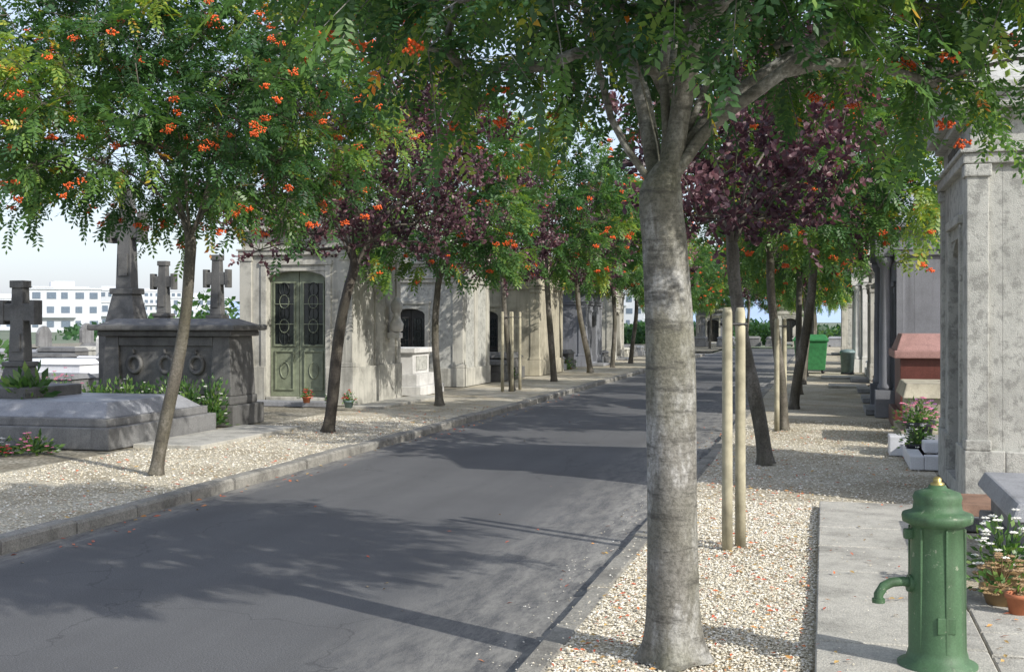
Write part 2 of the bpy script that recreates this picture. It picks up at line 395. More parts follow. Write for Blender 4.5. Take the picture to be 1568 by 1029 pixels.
def tree_mesh(name, seed, kind, Rr, z0, z1, fork, tr, lean=(0, 0), ncl=110, ntw=6, nfr=8, ls=1.0, sides=10, limbs=None, offs=(0, 0), nberry=40, bend=0.06, bk=None):
    r = np.random.default_rng(seed); mb = MB()
    nt_ = 9; pos = []; par = []; 
    for i in range(nt_ + 1):
        t = i / nt_; wob = bend * math.sin(t * math.pi * 1.3 + seed) - bend * math.sin(seed)
        pos.append(np.array([lean[0] * t + wob, lean[1] * t + wob * .5, fork * t])); par.append(i - 1)
    ft = len(pos) - 1; F = pos[-1]
    if limbs is None:
        limbs = []; a0 = r.uniform(0, 6)
        k = 6
        for i in range(k):
            a = a0 + i * 2 * math.pi / k + r.uniform(-.3, .3); el = r.uniform(.95, 1.35)
            d = np.array([math.cos(a) * math.cos(el), math.sin(a) * math.cos(el), math.sin(el)])
            limbs.append([d * .35, d * .8 + [0, 0, .06], d * 1.3 + np.array([math.cos(a), math.sin(a), 0]) * .15])
    for lb in limbs:
        p = ft
        for q in lb: pos.append(F + np.array(q)); par.append(p); p = len(pos) - 1
    C = []; tries = 0; c0 = np.array([F[0] + offs[0], F[1] + offs[1]])
    H = z1 - z0; md = (Rr * Rr * H * 3.0 / ncl) ** (1 / 3) * .78
    nz = r.uniform(0, 6, 6)
    while len(C) < ncl and tries < 40000:
        tries += 1; t = r.uniform(0, 1) ** 1.15; a = r.uniform(0, 6.283)
        prof = math.sqrt(max(0, 1 - ((t - .3) / .7) ** 2)) if t > .3 else .78 + .22 * t / .3
        prof *= 1 + .16 * math.sin(2 * a + nz[0] + t * 3) + .12 * math.sin(5 * a + nz[1] - 4 * t)
        rr = math.sqrt(r.uniform(0, 1)); 
        if rr < .4 and t < .3: continue
        zz = z0 + H * t + .08 * Rr * math.sin(3 * a + nz[2]) * (1 - t)
        p = np.array([c0[0] + math.cos(a) * rr * prof * Rr, c0[1] + math.sin(a) * rr * prof * Rr, zz])
        if C and np.min(np.linalg.norm(np.array(C) - p, axis=1)) < md: 
            md *= .9997; continue
        C.append(p)
    C.sort(key=lambda p: np.linalg.norm(p - F)); clumps = []
    for p in C:
        A = np.array(pos[ft + 1:]); dd = np.linalg.norm(A - p, axis=1) + .45 * np.linalg.norm(A - F, axis=1) + np.maximum(0, A[:, 2] - p[2]) * .5
        k = int(np.argmin(dd)) + ft + 1; q = pos[k]; L = np.linalg.norm(p - q)
        m = (p + q) / 2 + r.normal(0, .07, 3) * L + np.array([0, 0, .1 * L])
        pos.append(m); par.append(k); pos.append(p); par.append(len(pos) - 2); clumps.append(len(pos) - 1)
    n = len(pos); cnt = np.zeros(n); 
    for c in clumps: cnt[c] += 1
    for i in range(n - 1, 0, -1): cnt[par[i]] += cnt[i]
    rad = np.maximum(.005, tr * .7 * (cnt / len(clumps)) ** .47)
    for i in range(ft + 1): rad[i] = tr * (1.08 - .2 * i / ft)
    ch = [[] for _ in range(n)]
    for i in range(1, n): ch[par[i]].append(i)
    stack = [(0, None)]
    mw = 0
    while stack:
        s0, pr = stack.pop(); chain = [s0]; 
        while ch[chain[-1]]:
            cs = sorted(ch[chain[-1]], key=lambda c: -rad[c]); 
            for c in cs[1:]: stack.append((c, chain[-1]))
            chain.append(cs[0])
        P = [pos[i] for i in chain]; R = [rad[i] for i in chain]
        if pr is not None:
            P = [pos[pr]] + P; R = [min(R[0] * 1.3, rad[pr])] + R
            if pr == ft: P = [pos[ft] * .8 + pos[ft - 1] * .2] + P; R = [R[0]] + R
        big = R[0] > .03; R[-1] *= .5
        P, R = cat(P, R, (6 if s0 == 0 else 4) if big else 2)
        tube(mb, P, R, sides * 2 if s0 == 0 else (sides if big else 4), mw, .055 if big else 0, .3 if s0 == 0 else 0)
    cen = np.array([c0[0], c0[1], z0 + H * .35])
    for c in clumps:
        p = pos[c]; out = unit(p - cen); ct = r.normal(0, .16)
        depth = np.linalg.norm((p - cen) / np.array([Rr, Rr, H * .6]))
        for k in range(ntw):
            up = .22 if kind == 'rowan' else .75
            d = unit(out * r.uniform(.1, .9) + r.normal(0, .6, 3) + np.array([0, 0, up])); L = r.uniform(.3, .6) * (1 if kind == 'rowan' else 1.15)
            e = p + d * L + np.array([0, 0, -.08 if kind == 'rowan' else .05])
            if ls < 1.45: tube(mb, [p, p + d * L * .5, e], [.005, .0035, .002], 3, mw)
            m = nfr; u = np.linspace(.2, 1.0, m) + r.uniform(-.04, .04, m)
            O = p + np.outer(u, e - p)
            rv = unit(r.normal(0, 1, (m, 3)))
            if kind == 'rowan':
                ax = unit(rv * .8 + d * .5 + out * .25 + np.array([0, 0, -.25])); FL = r.uniform(.13, .21, m) * ls
                nn = unit(np.cross(ax, np.cross(np.array([0, 0, 1.0]) + r.normal(0, .45, (m, 3)), ax))); bb = np.cross(ax, nn)
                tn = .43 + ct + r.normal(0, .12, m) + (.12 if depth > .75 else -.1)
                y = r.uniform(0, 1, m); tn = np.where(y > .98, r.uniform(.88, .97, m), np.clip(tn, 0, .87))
                Vs = []; Ts = []
                lv = [(j, sd) for j in range(5) for sd in (-1, 1)] + [(5, 0)]
                for j, sd in lv:
                    f = .2 + .15 * j
                    base = O + ax * (FL * f)[:, None] - np.array([0, 0, 1]) * (FL * .32 * f * f)[:, None]
                    dl = unit(bb * sd * .95 + ax * (.45 if sd else 1) - np.array([0, 0, .25]) + r.normal(0, .15, (m, 3)))
                    ll = (FL * (.37 if 0 < j < 5 else .3))[:, None]
                    wd = unit(np.cross(nn + bb * sd * .25, dl)) * ll * .22
                    mid = base + dl * ll * .5
                    Vs.append(np.stack([base, mid + wd, base + dl * ll, mid - wd], 1)); Ts.append(tn + r.normal(0, .04, m))
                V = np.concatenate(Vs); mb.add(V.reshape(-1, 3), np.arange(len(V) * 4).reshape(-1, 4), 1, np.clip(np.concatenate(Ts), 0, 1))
            else:
                ax = unit(rv * .9 + d * .6 + np.array([0, 0, .1])); LL = r.uniform(.045, .08, m)[:, None] * ls
                nn = unit(np.cross(ax, r.normal(0, 1, (m, 3)))) ; w = nn * LL * .3; up2 = np.cross(ax, nn) * LL * .08
                V = np.stack([O, O + ax * LL * .3 + w * .85 + up2, O + ax * LL * .68 + w * .8 + up2, O + ax * LL, O + ax * LL * .68 - w * .8 + up2, O + ax * LL * .3 - w * .85 + up2], 1)
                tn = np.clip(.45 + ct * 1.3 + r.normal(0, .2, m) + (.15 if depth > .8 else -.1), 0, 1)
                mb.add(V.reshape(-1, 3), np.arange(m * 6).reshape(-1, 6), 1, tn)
    if kind == 'rowan':
        for _ in range(nberry):
            p = pos[clumps[r.integers(len(clumps))]]; q = p + unit(unit(p - cen) + [0, 0, -.3]) * .4 + r.normal(0, .12, 3)
            m = r.integers(16, 36); P = q + unit(r.normal(0, 1, (m, 3))) * r.uniform(.3, 1, (m, 1)) * np.array([.06, .06, .038]) * (.5 + .5 * ls)
            octs(mb, P, np.full(m, .011 * max(1, ls * .95)), 2, .5, .05, True)
            if ls < 1.45: tube(mb, [p, (p + q) / 2 + [0, 0, .04], q], [.004, .003, .002], 3, mw)
    return mb.mesh(name, [M[bk] if bk else (M['barkm'] if kind == 'rowan' else M['barkd']), M['rleaf'] if kind == 'rowan' else M['pleaf'], M['berry']])

lim1 = [[(-.09, 0, .10), (-.27, .02, .40), (-.36, -.05, .85), (-.5, -.1, 1.4)],
        [(-.02, -.04, .25), (-.10, -.12, .6), (-.18, -.25, 1.1), (-.3, -.4, 1.7)],
        [(.02, .05, .3), (.0, .1, .7), (.06, .25, 1.3), (.1, .4, 2.0)],
        [(.06, .02, .2), (.12, .0, .55), (.2, -.12, 1.1), (.4, -.3, 1.7)],
        [(.10, .0, .14), (.26, .08, .36), (.6, .15, .62), (1.1, .2, 1.0)],
        [(.05, .1, .15), (.22, .3, .65), (.4, .6, 1.2)],
        [(-.05, .1, .15), (-.2, .35, .7), (-.5, .7, 1.2)],
        [(.06, .06, .16), (.3, .25, .5), (.75, .5, .85)]]
mA = tree_mesh('rowan_near', 11, 'rowan', 2.1, 3.16, 5.3, 2.42, .13, (-.1, 0), 205, 7, 8, .95, 14, lim1, (.36, .2), 130, .02, 'bark')
mB = tree_mesh('rowan_b', 5, 'rowan', 2.05, 3.25, 6.0, 2.7, .07, (.34, 0), 165, 7, 8, 1.15, 10, None, (-.25, 0), 330)
mC = tree_mesh('rowan_c', 21, 'rowan', 1.75, 3.1, 6.6, 2.6, .075, (.05, 0), 90, 5, 7, 1.75, 8, None, (.1, 0), 100)
mD = tree_mesh('rowan_d', 33, 'rowan', 2.0, 3.1, 6.8, 2.6, .08, (-.15, .1), 95, 5, 7, 1.8, 8, None, (.2, 0), 110)
mE = tree_mesh('rowan_e', 45, 'rowan', 2.2, 3.2, 6.0, 2.7, .075, (-.1, .1), 120, 6, 7, 1.5, 8, None, (.75, -.2), 140)
mP = tree_mesh('plum_a', 8, 'plum', 2.0, 2.95, 6.6, 2.6, .09, (.55, 0), 165, 7, 18, 1.35, 8, None, (.0, 0))
mQ = tree_mesh('plum_b', 14, 'plum', 1.45, 2.95, 5.6, 2.65, .085, (-.3, 0), 90, 6, 16, 1.6, 8, None, (.1, 0), bk='barkm')
def T(me, x, y, rot=0, sc=1):
    nm = 'rowan_tree' if 'rowan' in me.name else 'plum_tree'
    return obj(nm, me, (x, y, 0), rot, sc)
T(mA, -.75, 6.26)
T(mB, -7.43, 12.4)
T(mP, -7.66, 17.9)
T(mC, -7.8, 24.1)
T(mQ, -7.65, 29.6, .9, (.8, .8, 1.0))
T(mD, -7.7, 34.7, 1.2, 1.12)
T(mQ, -7.8, 40.9, 0, 1.1)
T(mC, -7.9, 46.0, 2, 1.1)
T(mD, -7.9, 50.5, 3, 1.1); T(mQ, -7.9, 56.5, 2.2, 1.1); T(mC, -7.9, 62, 4, 1.05)
T(mQ, -.7, 15.16)
T(mE, -.65, 20.1, 0, 1.0)
T(mQ, -.6, 25.0, 2.5, 1.1)
T(mC, -.6, 30, 1, 1.05); T(mQ, -.6, 35, 4, 1.1); T(mD, -.6, 40, 2, 1.0); T(mC, -.6, 46, 3, 1.05); T(mQ, -.6, 52, 1, 1.1); T(mD, -.6, 58, 5, 1)
T(mC, -.6, 64, 2, 1.05); T(mQ, -.6, 70, 0, 1.1); T(mC, -.6, 76, 3, 1.05); T(mD, -.6, 82, 1, 1.0)
T(mD, -7.8, 73, 1, .95); T(mC, -7.2, 79, 2, 1.0); T(mQ, -5.4, 87, 2, 1.2); T(mD, -3.2, 90, 0, 1.0); T(mC, -9.6, 85, 0, 1.0); T(mC, -6.8, 93, 4, 1.1); T(mD, -12, 92, 4, 1.1)

def foliage_mass(name, blobs, n, s, mat='rleaf'):
    mb = MB()
    for (x, y, z, rx, rz) in blobs:
        u = unit(rng.normal(0, 1, (n, 3))) * rng.uniform(.45, 1.05, (n, 1)); P = np.array([x, y, z]) + u * np.array([rx, rx, rz])
        P = P[P[:, 2] > -.1]; m = len(P); a = unit(rng.normal(0, 1, (m, 3))); b = unit(np.cross(a, rng.normal(0, 1, (m, 3))))
        L = rng.uniform(.6, 1.4, (m, 1)) * s
        V = np.stack([P - a * L, P + b * L * .6, P + a * L, P - b * L * .6], 1)
        mb.add(V.reshape(-1, 3), np.arange(m * 4).reshape(-1, 4), 0, np.clip(rng.normal(.25, .14) + rng.normal(0, .12, m), 0, .85))
    obj(name, mb.mesh(name, [M[mat]]))
bl = []
for i in range(16): bl.append((-26 + i * 2.6 + random.uniform(-1.3, 1.3), 100 + random.uniform(-6, 12), random.uniform(.0, .5), random.uniform(1.0, 2.2), random.uniform(.9, 2.2)))
foliage_mass('hedge', bl, 800, .16)
bl = []
for i in range(60): 
    a = math.radians(random.uniform(-2, 62)); d = random.uniform(120, 210)
    bl.append((-d * math.sin(a), d * math.cos(a), random.uniform(-1, .4), random.uniform(3, 7), random.uniform(1.0, 2.2)))
foliage_mass('distant_trees', bl, 500, .5)
foliage_mass('shrubs', [(-17 + i * -1.7, 36 + (i % 3) * 3, .6, 1.2, 1.2) for i in range(4)] + [(-17.5, 32, 1.2, 1.3, 1.5), (-24, 30, .5, 1.5, 1)], 900, .1, 'gleaf')

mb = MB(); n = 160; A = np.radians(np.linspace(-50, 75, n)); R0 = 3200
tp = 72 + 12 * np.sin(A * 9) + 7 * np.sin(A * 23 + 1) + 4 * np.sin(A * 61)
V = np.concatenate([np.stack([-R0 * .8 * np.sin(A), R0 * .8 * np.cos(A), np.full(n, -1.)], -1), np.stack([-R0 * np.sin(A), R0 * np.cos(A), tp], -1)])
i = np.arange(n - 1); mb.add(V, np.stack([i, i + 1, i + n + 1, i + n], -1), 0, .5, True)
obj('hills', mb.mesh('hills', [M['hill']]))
def block(x, y, w, d, h, rot, fl):
    g = G('apartment_block', (x, y, -.12), rot)
    g.box('walls', -w / 2, w / 2, -d / 2, d / 2, 0, h, 'facade', 0)
    fh = h / fl
    for k in range(fl):
        z = k * fh + fh * .35
        nb = max(3, int(w / 2.2))
        for j in range(nb):
            xa = -w / 2 + w * (j + .2) / nb; xb = -w / 2 + w * (j + random.uniform(.55, .85)) / nb
            g.box('window', xa, xb, -d / 2 - .08, -d / 2 + .1, z, z + fh * .45, 'win', 0)
        if (k + int(x)) % 2: g.box('balcony', -w / 2 + .1, w * .15, -d / 2 - .9, -d / 2 - .12, k * fh + .05, k * fh + .3, 'facade', 0)
        g.box('side_window', w / 2 - .1, w / 2 + .08, -d / 4, d / 4, z, z + fh * .45, 'win', 0)
    g.box('parapet', -w / 2 - .2, w / 2 + .2, -d / 2 - .2, d / 2 + .2, h, h + .3, 'facade', 0)
    g.box('lift_housing', -w / 6, w / 8, -1.5, 1.5, h + .3, h + 1.6, 'facade', 0)
block(-134, 193, 12, 9, 7.6, .6, 3); block(-169, 225, 16, 10, 4.8, .5, 2); block(-202, 288, 14, 10, 11, .7, 4); block(-229, 354, 15, 12, 12, .4, 4)
block(-176, 316, 18, 10, 8.5, .5, 3); block(-49, 297, 12, 9, 8.5, .1, 3); block(-250, 330, 20, 12, 9, .7, 3); block(-152, 240, 9, 9, 6.0, .5, 2)
block(-290, 480, 30, 12, 15, .6, 5); block(-210, 470, 30, 12, 13, .3, 4); block(-90, 420, 24, 10, 12, .2, 4)

# ------------------------------------------------------------ mausoleums
def mausoleum(name, loc, rot, w, d, h, mat, trim, roof='gable', rise=.7, dw=1.0, dh=2.2, p=.45, door='doord', text=None, pil=.26, sidepil=True, cols=False, step=True, cross=True):
    g = G(name, loc, rot); B = g.box
    if step:
        B('step', -dw / 2 - .3, dw / 2 + .3, -.55, -.06, 0, .1, 'granitel', .01)
    B('threshold', -dw / 2 + .002, dw / 2 - .002, -.05, .28, 0, .16, trim)
    B('walls', -w / 2, w / 2, .28, d, 0, h, mat)
    for s in (-1, 1):
        a, b = sorted((s * w / 2, s * dw / 2)); B('front_wall', a, b, 0, .28, 0, h - .002, mat, .003)
        a, b = sorted((s * (w / 2 + .06), s * (dw / 2 + .02))); B('plinth', a, b, -.055, .3, 0, p, trim, .012)
        a, b = sorted((s * (w / 2 + .06), s * (w / 2 - .2))); B('side_plinth', a, b, .303, d + .06, 0, p - .003, trim, .012)
        a, b = sorted((s * (w / 2 + .035), s * (w / 2 - pil))); B('pilaster', a, b, -.035, pil, p + .001, h - .5, trim, .01)
        a, b = sorted((s * (w / 2 + .06), s * (w / 2 - pil - .025))); B('capital', a, b, -.06, pil + .025, h - .62, h - .505, trim, .015)
        B('pilaster_base', a, b, -.05, pil + .02, p + .002, p + .1, trim, .015)
        if sidepil:
            a, b = sorted((s * (w / 2 + .035), s * (w / 2 - .1)))
            for yy in ((d - pil, d + .03), (d * .5 - .14, d * .5 + .14)):
                B('side_pilaster', a, b, yy[0], yy[1], p + .001, h - .5, trim, .01)
                B('side_capital', a - (.025 if s < 0 else 0), b + (.025 if s > 0 else 0), yy[0] - .02, yy[1] + .02, h - .6, h - .505, trim, .015)
        a, b = sorted((s * (dw / 2 + .13), s * (dw / 2 + .003))); B('door_jamb', a, b, -.028, .1, p + .003 if p < .2 else .16, dh + .12, trim, .01)
        g.prism('spandrel', [(s * dw / 2, dh), (s * dw / 2, dh - .16), (s * dw * .42, dh - .08), (s * dw * .28, dh - .03), (s * dw * .1, dh)], 'y', .02, .2, trim, 0)
    B('lintel', -dw / 2, dw / 2, .002, .28, dh, h - .004, mat, 0)
    B('door_head', -dw / 2 - .16, dw / 2 + .16, -.045, .1, dh + .121, dh + .21, trim, .012)
    B('architrave', -w / 2 - .06, w / 2 + .06, -.07, d + .07, h - .5, h - .4, trim, .015)
    B('architrave_fillet', -w / 2 - .09, w / 2 + .09, -.1, d + .1, h - .4, h - .36, trim, .01)
    B('cornice_lower', -w / 2 - .08, w / 2 + .08, -.09, d + .09, h - .08, h - .001, trim, .02)
    B('cornice', -w / 2 - .17, w / 2 + .17, -.18, d + .18, h, h + .1, trim, .02)
    for s in (-1, 1):
        a, b = sorted((s * .006, s * (dw / 2 - .01))); B('door_leaf', a, b, .17, .22, .165, dh - .002, door, .004)
        m = (a + b) / 2; hw = (b - a) / 2 - .11 * (dw > 1.2) - .07 * (dw <= 1.2)
        z_a, z_b = dh * .45, dh - .26
        B('door_glass', m - hw, m + hw, .155, .172, z_a, z_b, 'glass', 0)
        for (x0, x1, za, zb) in ((m - hw - .03, m + hw + .03, z_a - .04, z_a), (m - hw - .03, m + hw + .03, z_b, z_b + .04), (m - hw - .03, m - hw, z_a, z_b), (m + hw, m + hw + .03, z_a, z_b),
                                 (m - hw, m + hw, .3, .33), (m - hw, m + hw, z_a - .16, z_a - .13), (m - hw, m - hw + .025, .33, z_a - .16), (m + hw - .025, m + hw, .33, z_a - .16)):
            B('door_moulding', x0, x1, .14, .171, za, zb, door, .004)
        for k in range(1, 4):
            x = m - hw + 2 * hw * k / 4; g.tube('grille_bar', [(x, .148, z_a), (x, .148, z_b)], .008, 'iron')
        for k in range(5):
            z = z_a + (z_b - z_a) * (k + .5) / 5; r_ = hw * .5
            g.tube('grille_scroll', [(m + r_ * math.cos(t), .14, z + r_ * 1.3 * math.sin(t)) for t in np.linspace(0, 6.28, 17)[:-1]], .009, door if k in (1, 3) else 'iron', True)
        for zz in (z_a + (z_b - z_a) * .33, z_a + (z_b - z_a) * .66): g.tube('grille_rail', [(m - hw, .146, zz), (m + hw, .146, zz)], .01, door)
        r_ = .1; zc = (.33 + z_a - .16) / 2
        g.tube('door_rosette', [(m + r_ * math.cos(t), .165, zc + r_ * 1.7 * math.sin(t)) for t in np.linspace(0, 6.28, 17)[:-1]], .014, door, True)
    if text: g.text('inscription', text, .19, (0, -.008, h - .29), (math.pi / 2, 0, 0), 'letter')
    if cols:
        for s in (-1, 1):
            cx = s * (w / 2 - .16); g.lathe('column', [(.13, p), (.14, p + .06), (.11, p + .12), (.105, h * .5), (.09, h - .72), (.12, h - .68), (.15, h - .6), (.15, h - .51)], trim, (cx, -.22))
            B('column_plinth', cx - .17, cx + .17, -.4, -.058, 0, p - .002, trim)
            B('column_entablature', cx - .17, cx + .17, -.4, -.105, h - .509, h + .098, trim)
    zt = h + .1; e = .12
    if roof == 'gable':
        g.prism('roof', [(-w / 2 - .2, zt), (w / 2 + .2, zt), (w / 2 + .2, zt + .05), (0, zt + rise), (-w / 2 - .2, zt + .05)], 'y', -.12, d + .12, mat, .01)
        g.prism('pediment_moulding', [(-w / 2 - .24, zt + .052), (-w / 2 - .24, zt + .13), (0, zt + rise + .12), (w / 2 + .24, zt + .13), (w / 2 + .24, zt + .052), (0, zt + rise + .004)], 'y', -.22, d + .16, trim, .01)
    elif roof == 'gablex':
        g.prism('roof', [(-w / 2 - .12, zt), (w / 2 + .12, zt), (0, zt + rise)], 'y', .05, d + .1, 'zinc', .01)
        g.prism('pediment', [(-w / 2 - .17, zt + .002), (w / 2 + .17, zt + .002), (0, zt + rise + .1)], 'y', -.16, .045, trim, .01)
    else:
        B('attic', -w / 2 + .05, w / 2 - .05, .05, d - .05, zt, zt + .35, mat, .02); B('attic_cap', -w / 2, w / 2, 0, d, zt + .35, zt + .43, trim, .02)
        g.fr('roof', (-w / 2 + .1, w / 2 - .1, .1, d - .1), zt + .43, (-w / 6, w / 6, d * .35, d * .65), zt + .43 + rise, mat, .01)
        if roof == 'attic':
            arc = [(-w / 2 + .1, zt + .001)] + [(-(w / 2 - .1) * math.cos(t), zt + .1 + .62 * math.sin(t)) for t in np.linspace(0, math.pi, 19)] + [(w / 2 - .1, zt + .001)]
            g.prism('curved_pediment', arc, 'y', -.16, .04, trim, .012)
            g.tube('pediment_moulding', [(-(w / 2 - .22) * math.cos(t), -.165, zt + .1 + .5 * math.sin(t)) for t in np.linspace(.1, math.pi - .1, 19)], .03, trim)
            for s in (-1, 1): g.tube('carved_garland', [(s * (.2 + .5 * u), -.165, zt + .2 - .1 * math.sin(u * math.pi)) for u in np.linspace(0, 1, 9)], .04, trim)
            g.tube('carved_wreath', [(.13 * math.cos(t), -.17, zt + .34 + .13 * math.sin(t)) for t in np.linspace(0, 6.28, 17)[:-1]], .04, trim, True)
        rise = rise + .43
    if cross:
        zc = zt + rise + .1
        B('cross_base', -.12, .12, -.05, .19, zc - .15, zc + .1, trim, .01); B('cross_shaft', -.055, .055, .02, .12, zc + .1, zc + .75, trim, .01)
        B('cross_arms', -.22, .22, .018, .122, zc + .45, zc + .56, trim, .01)
    return g
HP = math.pi / 2
g = mausoleum('stone_mausoleum', (-10.78, 23.5, 0), 0, 2.5, 2.9, 3.65, 'lime', 'lime', 'attic', .5, 1.34, 2.82, .8, 'doorg', 'Famille Franco', .24)
g.lathe('wall_urn', [(.05, 1.5), (.14, 1.55), (.16, 1.7), (.1, 1.8), (.06, 1.9), (.12, 2.0), (.14, 2.15), (.05, 2.3)], 'white', (1.45, 2.2)); g.box('urn_bracket', 1.27, 1.55, 2.08, 2.32, 1.38, 1.5, 'white')
g = mausoleum('stone_mausoleum', (-10.9, 31, 0), 0, 3.0, 2.6, 3.3, 'limeg', 'lime', 'gable', .95, .9, 2.1, .5, 'doord', None)
for s in (-1, 1): g.tube('carved_scroll', [(s * (.25 + .3 * t / 6), -.26, 3.72 + .12 * math.sin(t * 2) - .03 * t) for t in np.linspace(0, 6, 14)], .03, 'lime')
mausoleum('stone_mausoleum', (-10.75, 38, 0), 0, 3.6, 3.6, 3.3, 'limey', 'limey', 'flat', .3, .9, 2.1, .5, 'doord', None, cross=False)
mausoleum('stone_mausoleum', (-8.95, 47.6, 0), HP, 3.4, 2.6, 2.9, 'cement', 'cement', 'flat', .3, .9, 2.0, .4, cross=False)
mausoleum('stone_mausoleum', (-9.2, 55, 0), HP, 3.0, 2.6, 3.4, 'lime', 'lime', 'gable', .7, cross=True)
mausoleum('stone_mausoleum', (1.32, 13.3, 0), -HP, 2.6, 2.7, 3.72, 'limeg', 'limeg', 'gable', .8, 1.0, 2.6, .55, 'doord', 'FAMILLE LEROY', .16, sidepil=False, step=False)
mausoleum('stone_mausoleum', (1.3, 24.4, 0), -HP, 2.7, 2.7, 3.45, 'cement', 'cement', 'gablex', .75, 1.0, 2.3, .5, 'doord', None, pil=.1, cols=True, sidepil=False)
mausoleum('stone_mausoleum', (1.35, 27.9, 0), -HP, 2.4, 2.6, 3.0, 'white', 'white', 'gable', .7, .9, 2.1)
mausoleum('stone_mausoleum', (1.35, 31.6, 0), -HP, 2.4, 2.6, 2.6, 'limey', 'lime', 'flat', .3, .9, 2.0, cross=False)
mausoleum('stone_mausoleum', (1.3, 37.0, 0), -HP, 2.4, 2.6, 3.2, 'limeg', 'lime', 'gable', .8, .9, 2.1)
mausoleum('stone_mausoleum', (1.3, 44.5, 0), -HP, 2.6, 2.6, 3.5, 'white', 'white', 'gablex', .7, .9, 2.1, cols=True)
mausoleum('stone_mausoleum', (1.3, 52, 0), -HP, 2.6, 2.6, 3.2, 'lime', 'lime', 'gable', .7, .9, 2.1)
mausoleum('stone_mausoleum', (.9, 66, 0), -HP, 2.6, 2.6, 3.0, 'limeg', 'lime', 'gable', .7, .9, 2.1)
mausoleum('stone_mausoleum', (-2.6, 97, 0), 0, 2.6, 2.6, 2.8, 'lime', 'lime', 'gable', .7, .9, 2.0)
mausoleum('stone_mausoleum', (-8.5, 96, 0), 0, 2.6, 2.6, 2.6, 'cement', 'lime', 'gable', .7, .9, 1.9)

# ------------------------------------------------------------ tombs
def granite_cross(name, x, y, z0, z1, k, mat, rot=0):
    g = G(name, (x, y, 0), rot); H = z1 - z0; B = g.box
    B('foot', -.42 * k, .42 * k, -.34 * k, .34 * k, 0, z0 + .12 * H, mat, .015)
    g.fr('pedestal', (-.34 * k, .34 * k, -.28 * k, .28 * k), z0 + .12 * H, (-.22 * k, .22 * k, -.18 * k, .18 * k), z0 + .33 * H, mat, .015)
    B('collar', -.26 * k, .26 * k, -.22 * k, .22 * k, z0 + .33 * H, z0 + .37 * H, mat, .015)
    g.fr('shaft', (-.17 * k, .17 * k, -.14 * k, .14 * k), z0 + .37 * H, (-.12 * k, .12 * k, -.1 * k, .1 * k), z1, mat, .015)
    B('arms', -.34 * k, .34 * k, -.11 * k, .11 * k, z0 + .7 * H, z0 + .84 * H, mat, .015)
    for s in (-1, 1):
        g.fr('arm_end', (s * .34 * k - .05 * k, s * .34 * k + .05 * k, -.13 * k, .13 * k), z0 + .67 * H, (s * .34 * k - .05 * k, s * .34 * k + .05 * k, -.13 * k, .13 * k), z0 + .87 * H, mat, .01)
    B('top_end', -.15 * k, .15 * k, -.13 * k, .13 * k, z1 - .03 * H, z1 + .03 * H, mat, .01)
    B('tablet', -.1 * k, .1 * k, -.16 * k, -.135 * k, z0 + .45 * H, z0 + .6 * H, mat, .005)
    return g
granite_cross('stone_cross', -11.9, 16, .45, 2.32, .8, 'granited')
granite_cross('stone_cross', -13.4, 21.3, 1.3, 4.3, 1.0, 'granited')
granite_cross('stone_cross', -13.77, 23.3, 1.3, 3.0, .72, 'granited')
granite_cross('stone_cross', -11.96, 22.3, 1.2, 3.05, .72, 'granited')

g = G('granite_tomb'); B = g.box
B('base', -12.3, -9.4, 14.5, 17.5, 0, .3, 'granite', .02); B('body', -12.2, -9.5, 14.6, 17.4, .3, .42, 'granite', .02)
g.fr('ledger', (-12.1, -9.55, 14.65, 17.3), .42, (-12.0, -9.75, 15.0, 16.95), .62, 'granitel', .02)
B('head_block', -12.6, -11.3, 15.3, 16.7, .6, .78, 'granited', .03)
g = G('granite_sarcophagus'); B = g.box
B('base', -12.15, -9.5, 18.25, 19.4, 0, .35, 'granited', .02); B('base_moulding', -12.05, -9.58, 18.32, 19.32, .35, .5, 'granited', .04)
B('body', -11.98, -9.68, 18.45, 19.2, .5, 1.5, 'granited', .01)
for (a, b) in ((-12.0, -11.75), (-9.95, -9.65)):
    g.fr('corner_pier', (a - .05, b + .05, 18.37, 19.27), .501, (a, b, 18.4, 19.24), 1.5, 'granited', .015)
B('panel_rail', -11.74, -9.96, 18.4, 18.5, .52, .68, 'granited', .01); B('panel_rail', -11.74, -9.96, 18.4, 18.5, 1.34, 1.49, 'granited', .01)
for x in (-11.45, -10.85, -10.27):
    g.tube('wreath', [(x + .12 * math.cos(t), 18.43, 1.02 + .14 * math.sin(t)) for t in np.linspace(0, 6.28, 21)[:-1]], .04, 'granited', True, 10)
    g.tube('wreath_ribbon', [(x, 18.4, 1.2), (x - .02, 18.4, 1.28)], .025, 'granited')
B('cornice_lower', -12.1, -9.56, 18.3, 19.34, 1.5, 1.6, 'granited', .03); B('lid', -12.22, -9.45, 18.18, 19.42, 1.6, 1.7, 'granited', .03)
g.fr('lid_top', (-12.1, -9.55, 18.3, 19.3), 1.7, (-11.9, -9.8, 18.55, 19.05), 1.8, 'granited', .02)

